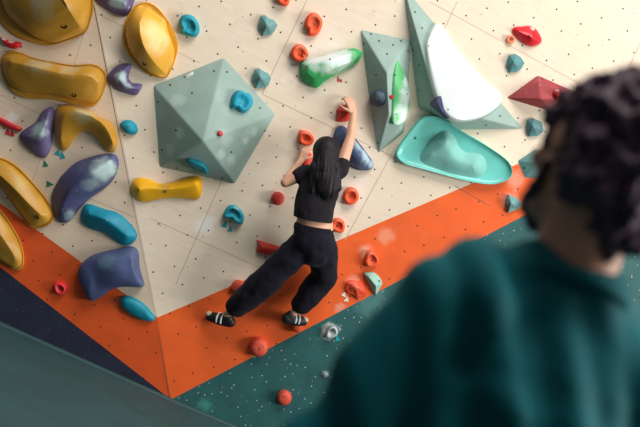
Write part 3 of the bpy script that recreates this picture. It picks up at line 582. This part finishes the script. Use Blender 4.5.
# ------------------------------------------------------------------ figures
class Flesh:
    """tapered limbs and ellipsoids fused into one continuous surface"""
    def __init__(s): s.bm = bmesh.new()
    def cap(s, a, b, ra, rb, seg=24, flat=1.0, fn=None):
        d = b-a; L = d.length
        if L < 1e-5: d = V((0, 0, 1e-4)); L = 1e-4
        q = d.to_track_quat('Z', 'Y').to_matrix()
        if fn is not None:
            z = d.normalized(); y = (fn - z*fn.dot(z)).normalized(); x = y.cross(z); q = Matrix((x, y, z)).transposed()
        rings = []
        N = 5
        for k in range(N+1):
            t = -math.pi/2*(1-k/N); rings.append((ra*math.sin(t), ra*math.cos(t)))
        for k in range(N+1):
            t = math.pi/2*k/N; rings.append((L+rb*math.sin(t), rb*math.cos(t)))
        prev = None; first = None
        for z, r in rings:
            r = max(r, 1e-4)
            ring = [s.bm.verts.new(a + q @ V((r*math.cos(2*math.pi*j/seg), flat*r*math.sin(2*math.pi*j/seg), z))) for j in range(seg)]
            if prev:
                for j in range(seg): s.bm.faces.new((prev[j], prev[(j+1) % seg], ring[(j+1) % seg], ring[j]))
            else: s.bm.faces.new(list(reversed(ring)))
            prev = ring
        s.bm.faces.new(prev)
    def ell(s, c, rad, R=None):
        m = Matrix.Translation(c) @ (R.to_4x4() if R is not None else Matrix.Identity(4)) @ Matrix.Diagonal((*rad, 1))
        bmesh.ops.create_uvsphere(s.bm, u_segments=20, v_segments=14, radius=1, matrix=m)
    def chain(s, pts, flat=1, fn=None):
        for (a, ra), (b, rb) in zip(pts, pts[1:]): s.cap(a, b, ra, rb, flat=flat, fn=fn)
    def make(s, name, m, parent, voxel, it=5, disp=None, cuts=(), origin=None):
        me = bpy.data.meshes.new(name); bmesh.ops.recalc_face_normals(s.bm, faces=s.bm.faces[:]); s.bm.to_mesh(me); s.bm.free()
        t = bpy.data.objects.new('tmp', me); COL.objects.link(t)
        r = t.modifiers.new('r', 'REMESH'); r.mode = 'VOXEL'; r.voxel_size = voxel
        k = t.modifiers.new('s', 'SMOOTH'); k.factor = .5; k.iterations = it
        dg = bpy.context.evaluated_depsgraph_get(); dg.update()
        me2 = bpy.data.meshes.new_from_object(t.evaluated_get(dg)); bpy.data.objects.remove(t)
        bm = bmesh.new(); bm.from_mesh(me2); bpy.data.meshes.remove(me2)
        bm.normal_update()
        if disp:
            mv = [(v, v.normal*disp(v.co, v.normal)) for v in bm.verts]
            for v, d in mv: v.co += d
        for p, n in cuts:
            g = bm.verts[:]+bm.edges[:]+bm.faces[:]
            bmesh.ops.bisect_plane(bm, geom=g, plane_co=p, plane_no=n, clear_outer=True)
        o0 = origin if origin is not None else (parent.location if parent else V())
        for v in bm.verts: v.co -= o0
        ob = link(name, bm, m, Matrix.Translation(o0) if not parent else None, parent)
        return ob
def hand(fl, wrist, d, nrm, side, sc=1.0, curl=(.5, .6, .5), spread=.1, thumb=.5):
    """d towards the fingers, nrm out of the back of the hand, side = +1/-1 picks the thumb side along d x nrm"""
    d = d.normalized(); nrm = (nrm - d*nrm.dot(d)).normalized(); x = d.cross(nrm).normalized()*side
    k = .01*sc
    for w in (-2.6, -.9, .9, 2.6):
        fl.cap(wrist + x*(w*.6*k), wrist + d*(8.2*k) + x*(w*k), 1.35*k, 1.15*k, 10)
    Ls = [(4.2, 2.5, 2.0), (4.8, 2.9, 2.2), (4.4, 2.7, 2.1), (3.4, 2.0, 1.8)]
    for i, w in enumerate((2.9, 1.0, -.9, -2.7)):
        p = wrist + d*((8.6 - (.9 if i == 3 else .35 if i == 2 else .2 if i == 0 else 0))*k) + x*(w*k)
        a = 0; r = .95*k
        dd = (d + x*(w*spread*.1)).normalized()
        for j, L in enumerate(Ls[i]):
            a += curl[j]; v = dd*math.cos(a) - nrm*math.sin(a)
            q = p + v*(L*k); fl.cap(p, q, r, r*.92, 10); p = q; r *= .92
    p = wrist + d*(2.2*k) + x*(2.6*k)
    for L, r, a, b in ((4.2, 1.25, .75, thumb*.5), (3.2, 1.05, .45, thumb), (2.6, .95, .25, thumb*1.3)):
        v = (d*math.cos(a) + x*math.sin(a))*math.cos(b) - nrm*math.sin(b)
        q = p + v*(L*k); fl.cap(p, q, r*k, r*.92*k, 10); p = q
def head(fl, c, fwd, up, s=1.0):
    fwd = fwd.normalized(); up = (up - fwd*up.dot(fwd)).normalized(); x = fwd.cross(up)
    R = Matrix((x, fwd, up)).transposed(); P = lambda a, b, e: c + (x*a + fwd*b + up*e)*s
    fl.ell(P(0, -.012, .025), (.074*s, .096*s, .092*s), R)
    fl.ell(P(0, .022, -.03), (.060*s, .070*s, .078*s), R)
    fl.cap(P(-.03, .045, -.085), P(.03, .045, -.085), .026*s, .026*s); fl.ell(P(0, .072, -.094), (.022*s, .018*s, .016*s), R)
    fl.cap(P(0, .088, .015), P(0, .108, -.028), .010*s, .015*s)
    for q in (-1, 1):
        fl.cap(P(.012*q, .086, .024), P(.048*q, .070, .026), .012*s, .010*s)
        fl.ell(P(.042*q, .068, -.022), (.024*s, .018*s, .02*s), R)
        fl.ell(P(.076*q, -.006, -.008), (.010*s, .020*s, .034*s), R)
    fl.cap(P(-.018, .090, -.056), P(.018, .090, -.056), .008*s, .008*s)
    fl.cap(P(-.014, .088, -.066), P(.014, .088, -.066), .008*s, .008*s)
    return P
def eyes(P, par, m_w, m_d, s=1.0):
    for q in (-1, 1):
        bm = bmesh.new(); c = P(.031*q, .078, .006) - par.location
        bmesh.ops.create_uvsphere(bm, u_segments=12, v_segments=8, radius=.0125*s, matrix=Matrix.Translation(c)); e = link('eye', bm, m_w, parent=par)
        bm = bmesh.new(); c2 = P(.031*q, .0875, .006) - par.location
        bmesh.ops.create_uvsphere(bm, u_segments=10, v_segments=8, radius=.0058*s, matrix=Matrix.Translation(c2)); link('iris', bm, m_d, parent=e)
def fab(name, col, rough=.85, mott=.1, bs=420, bump=.2, sheen=.15, ms=6): return mat(name, col, rough, mott, ms, bump, bs, sheen=sheen, spec=.2)
M['skin'] = mat('light_skin', (222, 168, 138), .5, .06, 14, .05, 220, spec=.35)
M['skin2'] = mat('tan_skin', (216, 156, 126), .5, .08, 14, .05, 220, spec=.35)
M['black_tee'] = fab('black_cotton', (30, 26, 32), sheen=.04); M['navy_jog'] = fab('navy_jogger_fabric', (20, 19, 31), sheen=.04)
M['eye'] = mat('eye_white', (235, 232, 226), .2, 0, bump=0); M['iris'] = mat('iris', (50, 34, 26), .2, 0, bump=0)
M['lip'] = mat('lip', (180, 100, 92), .4, 0, bump=0)
def hairmat(name, col, sc):
    t = NT(name); a = lin(col)
    g = t.noise(1, 4, t.scaled(sc)); c = t.mix(t.mapr(g, .35, .7), [x*.6 for x in a], [x*1.6 for x in a])
    t.l(c, t.b.inputs['Base Color']); t.b.inputs['Roughness'].default_value = .55; t.b.inputs['Specular IOR Level'].default_value = .25
    t.bump(g, .3, .004); return t.m
M['hair'] = hairmat('black_hair', (26, 22, 28), (120, 120, 8)); M['curl'] = hairmat('dark_curly_hair', (82, 62, 74), (60, 60, 60))
def W(px, py, h): return PR.world(px, py, h)
N3 = PR.n
# ---- the climber
org = W(316, 243, .40)
wo = Flesh()
pel, wst, chs, nck = W(315, 240, .40), W(314.5, 222, .40), W(319, 190, .38), W(325, 166, .36)
UPt = (nck-pel).normalized(); SIDE = UPt.cross(N3).normalized()     # to image right
shL, shR = W(305, 173, .35), W(340, 170, .32)
elL, wrL = W(285.5, 182.5, .36), W(301, 160.5, .12)
elR, wrR = W(350.5, 138, .20), W(353.5, 113.5, .115)
hipL, hipR = W(304, 244, .38), W(323, 247, .38)
knL, anL = W(266, 281, .30), W(227, 314.5, .13)
knR, anR = W(324.5, 277, .17), W(293.5, 313, .15)
fn = N3
wo.cap(pel, wst, .145, .139, flat=.74, fn=fn); wo.cap(wst, chs, .137, .135, flat=.70, fn=fn); wo.cap(chs, W(322, 174, .36), .135, .10, flat=.66, fn=fn)
wo.cap(W(323, 171, .36), nck, .06, .05); hc = W(325.5, 152.5, .335); wo.cap(nck, hc - UPt*.04, .048, .045)
hf = (-N3*1.0 + UPt*.15 - SIDE*.1); hP = head(wo, hc, hf, UPt + N3*.25)
for a, b, c in ((shL, elL, wrL), (shR, elR, wrR)):
    wo.cap(chs.lerp(nck, .62), a, .07, .055); wo.cap(a, b, .05, .038); wo.cap(b, b.lerp(c, .35), .037, .036); wo.cap(b.lerp(c, .35), c, .036, .023)
for a, b, c in ((hipL, knL, anL), (hipR, knR, anR)):
    wo.cap(a, b, .085, .055); wo.cap(b, b.lerp(c, .35), .052, .05); wo.cap(b.lerp(c, .35), c, .05, .032)
toeL, heL = W(209.5, 316.5, .05), W(229, 321.5, .12)
toeR, heR = W(303.5, 321.5, .085), W(288, 318.5, .15)
for a, t_, h_ in ((anL, toeL, heL), (anR, toeR, heR)): wo.cap(a, h_, .032, .026); wo.cap(h_, t_, .026, .022)
handR_d = (W(350.5, 103, .10)-wrR); hand(wo, wrR, handR_d, N3 + SIDE*.35, -1, 1.04, (.45, .75, .5), thumb=.6)
handL_d = (W(306, 150, .10)-wrL); hand(wo, wrL, handL_d, N3 - SIDE*.3, 1, .92, (.45, .7, .5), thumb=.5)
woman = wo.make('person', M['skin'], None, .0052, 4, origin=org)
tag(woman, 'woman climber with long black hair, black crop top and navy joggers seen from behind', 'person')
eyes(hP, woman, M['eye'], M['iris'])
def folds(amp, sc, st=(1, 1, 1), base=0):
    def f(p, n):
        q = V((p.x*st[0], p.y*st[1], p.z*st[2]))*sc
        return base + amp*(noise.noise(q) + .5*noise.noise(q*2.1+V((5, 2, 1))))
    return f
sh = Flesh()
hem = W(313.5, 219, .40)
sh.cap(hem - UPt*.08, W(314, 206, .40), .152, .150, flat=.80, fn=fn); sh.cap(W(314, 206, .40), chs, .150, .158, flat=.76, fn=fn); sh.cap(chs, W(322.5, 174, .36), .158, .115, flat=.72, fn=fn)
for a, b, t_ in ((shL, elL, .30), (shR, elR, .16)):
    sh.cap(chs.lerp(nck, .55), a, .085, .066); e = a.lerp(b, t_); sh.cap(a, e, .064, .062)
hd = (W(331.5, 224, .40)-W(295, 217.5, .40)).normalized(); hn = -(hd.cross(N3)).normalized()
if hn.dot(UPt) > 0: hn = -hn
cuts = [(hem, hn)]
for a, b, t_ in ((shL, elL, .52), (shR, elR, .36)): 
    pass
shirt = sh.make('crop_top', M['black_tee'], woman, .009, 4, folds(.007, 14, (1, 1, .7)), cuts)
shirt['label'] = 'black short sleeved crop top'
jo = Flesh()
wb = W(314, 226.3, .40)
jo.cap(wb - UPt*.02, wb - UPt*.10, .148, .154, flat=.82, fn=fn); jo.cap(W(315, 240, .40), W(315, 250, .39), .154, .135, flat=.85, fn=fn)
for a, b, c, k in ((hipL, knL, anL, 1.0), (hipR, knR, anR, .95)):
    jo.chain([(a, .112), (a.lerp(b, .5), .112*k), (b, .110*k), (b.lerp(c, .45), .105*k), (b.lerp(c, .74), .088*k), (b.lerp(c, .84), .052)])
jog = jo.make('joggers', M['navy_jog'], woman, .010, 5, folds(.012, 9, (1, 1, 1)), [(W(314, 224.8, .40), -hn)])
jog['label'] = 'loose navy joggers gathered at the ankles'
wbm = Flesh(); wbm.cap(wb - UPt*.028, wb - UPt*.022, .153, .155, flat=.80, fn=fn)
# waistband: flattened ring that closes the joggers at the top
bnd = wbm.make('waistband', M['navy_jog'], jog, .009, 2, None, [(wb, -hn), (wb - UPt*.045, hn)], origin=org)
# hair
ha = Flesh(); hu = (UPt + N3*.25).normalized(); 
HR = Matrix((SIDE, SIDE.cross(hu), hu)).transposed()
ha.ell(hc + hu*.018 + N3*.022, (.104, .110, .108), HR); ha.cap(hc + hu*.03 + N3*.05, W(324.5, 168, .44), .094, .098, flat=.8, fn=fn)
ha.chain([(hc + N3*.05, .088), (W(324, 163, .43), .092), (W(325, 176, .47), .098), (W(326.5, 186, .49), .085), (W(325.5, 194, .49), .05)], flat=.62, fn=fn)
ha.cap(W(333, 166, .45), W(338, 188, .47), .05, .03); ha.cap(W(315, 168, .45), W(312, 191, .48), .05, .028); ha.cap(W(321, 180, .49), W(317, 199, .49), .04, .012); ha.cap(W(330, 180, .49), W(333, 197, .49), .04, .012)
def strand(p, n):
    a = (p-hc).dot(SIDE); b = (p-hc).dot(UPt)
    w = min(1, max(0, (.05-b)/.12)); return w*(.006*noise.noise(V((a*60, b*4, 1))) + .005*noise.noise(V((a*150, b*5, 4))))
hr = ha.make('hair', M['hair'], woman, .006, 3, strand); hr['label'] = 'long straight black hair hanging loose'
# shoes
M['shoe'] = mat('black_rubber', (28, 27, 30), .5); M['shoe_c'] = mat('cream_suede', (196, 178, 152), .7); M['strap'] = mat('white_strap', (225, 228, 226), .6)
for a, t_, h_ in ((anL, toeL, heL), (anR, toeR, heR)):
    f = Flesh(); d = (t_-h_).normalized(); top = a - h_; top = (top - d*top.dot(d)).normalized(); sd = d.cross(top)
    f.chain([(h_ - d*.01, .045), (h_.lerp(t_, .5), .049), (t_ - d*.005, .038)]); f.cap(h_, h_.lerp(a, .45), .042, .044)
    s = f.make('shoe', M['shoe'], woman, .006, 4); s['label'] = 'black climbing shoe with pale straps'
    f = Flesh(); f.ell(t_ + top*.018, (.034, .030, .028)); f.make('toe_patch', M['shoe_c'], s, .005, 3, origin=org)
    for q in (.30, .52):
        f = Flesh(); c = h_.lerp(t_, q)
        pts = [c + (sd*math.cos(k*math.pi/8)*.051 + top*math.sin(k*math.pi/8)*.051) for k in range(9)]
        f.chain([(p, .0075) for p in pts]); f.make('strap', M['strap'], s, .004, 1, origin=org)

# ---- the onlooker in the foreground
Nk = Mw(578, 264, 1.30); sL = Mw(458, 304, 1.26); off = sL-Nk
sR = Nk + V((-off.x, -off.y*.6, off.z*1.0))
gx, gy = (sL.x+sR.x)/2, Nk.y+.01
org = V((gx, gy, 0))
hc = Mw(602, 160, 1.31); HZ = Nk.z + .02
fd = V((-.30, .93, -.05)).normalized()
U = V((0, 0, 1)); A = (sR-sL); A.z = 0; A.normalize(); FR = V((-A.y, A.x, 0))
def B(x, y, z): return org + A*x + FR*y + U*z
he = Flesh()
HP = head(he, hc, fd, U + V((.12, 0, 0)), 1.06)
he.cap(Nk - U*.05, hc - U*.05 - fd*.02, .064, .060)
hipz = HZ - .60
he.cap(B(0, 0, HZ-.14), B(0, 0, hipz+.1), .11, .13, flat=.6, fn=FR); he.cap(B(0, 0, hipz+.1), B(0, 0, hipz), .14, .15, flat=.75, fn=FR)
eL_, wL_ = sL + V((-.082, .03, -.285)), sL + V((-.100, .16, -.51)); eR_, wR_ = sR + V((.06, .03, -.29)), sR + V((.06, .16, -.52))
for a, e, w, sd in ((sL, eL_, wL_, 1), (sR, eR_, wR_, -1)):
    he.cap(Nk - U*.12, a - U*.02, .055, .045); he.cap(a, e, .055, .044); he.cap(e, e.lerp(w, .35), .044, .042); he.cap(e.lerp(w, .35), w, .042, .028)
    hand(he, w, w-e, V((-sd*.9, -.2, .2)), sd, 1.02, (.3, .4, .3), thumb=.3)
legs = []
for q in (-1, 1):
    h0, k0, a0 = B(.095*q, 0, hipz-.04), B(.11*q, .02, hipz*.52), B(.12*q, -.01, .09)
    legs.append((h0, k0, a0)); he.cap(h0, k0, .09, .06); he.cap(k0, k0.lerp(a0, .3), .058, .055); he.cap(k0.lerp(a0, .3), a0, .055, .04); he.cap(a0 - U*.04, a0 + FR*.15 - U*.055, .04, .03)
man = he.make('person', M['skin2'], None, .0065, 4, origin=org)
tag(man, 'dark curly haired person in a teal sweatshirt watching from the foreground, out of focus', 'person')
eyes(HP, man, M['eye'], M['iris'], 1.06)
sw = Flesh()
sw.cap(B(0, -.005, HZ-.10), B(0, 0, HZ-.24), .115, .185, flat=.76, fn=FR); sw.cap(B(0, 0, HZ-.24), B(0, 0, hipz-.02), .185, .175, flat=.70, fn=FR)
for a, e, w in ((sL, eL_, wL_), (sR, eR_, wR_)):
    if a is sL: sw.cap(Mw(476, 288, 1.27), Mw(530, 281, 1.29), .064, .062)
    sw.cap(Nk - U*.088, a - U*.008, .080, .080); sw.cap(a, e, .086, .070); sw.cap(e, w, .070, .048)
def mfold(p, n):
    q = p-org; s = q.dot(A); z = q.z
    d = s*.9 + z*.42                                     # slanting drapes down the back
    r = .024*noise.noise(V((d*10+1.3, z*2.0, .3))) + .020*noise.noise(V((d*19+3, z*3, 2.3)))
    return r*min(1, max(0, (HZ+.02-z)/.10))
M['sweat'] = fab('teal_sweatshirt_fabric', (0, 94, 100), .75, .08, 500, .12, 0)
swt = sw.make('sweatshirt', M['sweat'], man, .010, 5, mfold, [(B(0, 0, hipz-.08), -U)]); swt['label'] = 'dark teal sweatshirt'
co = Flesh(); cc = Nk - U*.042; cn = 28
ring = [cc + A*(.078*math.cos(2*math.pi*k/cn)) + FR*(.080*math.sin(2*math.pi*k/cn)) - U*(.018*math.sin(2*math.pi*k/cn)) for k in range(cn+1)]
co.chain([(p, .013) for p in ring]); co.make('collar', M['sweat'], swt, .006, 2, origin=org)
tr = Flesh(); M['trs'] = fab('charcoal_trousers', (44, 44, 52))
tr.cap(B(0, 0, hipz+.03), B(0, 0, hipz-.05), .158, .165, flat=.78, fn=FR)
for h0, k0, a0 in legs: tr.chain([(h0, .10), (k0, .078), (a0 + U*.0, .068)])
tr.make('trousers', M['trs'], man, .011, 4, folds(.008, 10))
for h0, k0, a0 in legs:
    f = Flesh(); g = V((a0.x, a0.y, .045)); f.cap(g - FR*.05, g + FR*.17, .044, .038); f.cap(g - FR*.03 + U*.05, g, .05, .045)
    f.make('shoe', mat('dark_shoe', (46, 44, 48), .6), man, .008, 4, None, [(V((0, 0, .001)), -U)])
hu = (U + V((.12, 0, 0))).normalized(); xx = fd.cross(hu).normalized(); hu = xx.cross(fd)
cu = Flesh(); HR = Matrix((xx, fd, hu)).transposed()
cu.ell(hc + hu*.036 - fd*.026, (.102, .110, .095), HR); cu.ell(hc - hu*.026 - fd*.056, (.090, .070, .080), HR); cu.ell(hc + hu*.064 + fd*.035, (.08, .07, .052), HR)
cu.ell(hc - hu*.085 - fd*.060 + xx*.035, (.048, .042, .05), HR)
for q in (-1, 1): cu.cap(hc + xx*(.078*q) + fd*.02 + hu*.04, hc + xx*(.076*q) + fd*.012 - hu*.02, .022, .014)
def curls(p, n): return .016*noise.noise(p*38) + .014*noise.noise(p*75+V((3, 3, 3)))
crl = cu.make('hair', M['curl'], man, .006, 1, curls); crl['label'] = 'thick dark curly hair'
be = Flesh()
for q in (-1, 1): be.chain([(HP(.062*q, .020, -.045), .009), (HP(.056*q, .030, -.078), .011), (HP(.040*q, .056, -.098), .013), (HP(0, .080, -.104), .016)])
brd = be.make('beard', M['curl'], man, .005, 2, lambda p, n: .004*noise.noise(p*90)); brd['label'] = 'short dark beard'

# ------------------------------------------------------------------ camera, light
cd = bpy.data.cameras.new('camera'); co_ = bpy.data.objects.new('camera', cd); COL.objects.link(co_)
cd.sensor_width = 36; cd.lens = 36*FPX/640; cd.clip_start = .05
co_.matrix_world = Matrix.Translation(CAM) @ Matrix((Rc, Uc, -F)).transposed().to_4x4()
cd.dof.use_dof = True; cd.dof.focus_distance = 6.85; cd.dof.aperture_fstop = 2.5
S.camera = co_
def area(name, loc, tgt, sx, sy, e, col):
    l = bpy.data.lights.new(name, 'AREA'); l.shape = 'RECTANGLE'; l.size = sx; l.size_y = sy; l.energy = e; l.color = col
    o = bpy.data.objects.new(name, l); COL.objects.link(o); o.location = loc
    o.rotation_euler = (V(tgt)-V(loc)).to_track_quat('-Z', 'Y').to_euler(); return o
area('skylight', (1.0, .9, 9.0), (.1, 7.2, 1.4), 5.0, 4.0, 680, (1, .975, .94))
area('side_windows', (9.8, 2.4, 4.2), (-.4, 7.2, 1.8), 4.5, 3.0, 860, (1, .975, .94))
w = bpy.data.worlds.new('hall'); S.world = w; w.use_nodes = True
bg = w.node_tree.nodes['Background']; bg.inputs[0].default_value = (.74, .73, .74, 1); bg.inputs[1].default_value = .46
S.view_settings.view_transform = 'Standard'; S.view_settings.look = 'None'; S.view_settings.exposure = .08; S.view_settings.gamma = 1
S.view_settings.use_curve_mapping = False
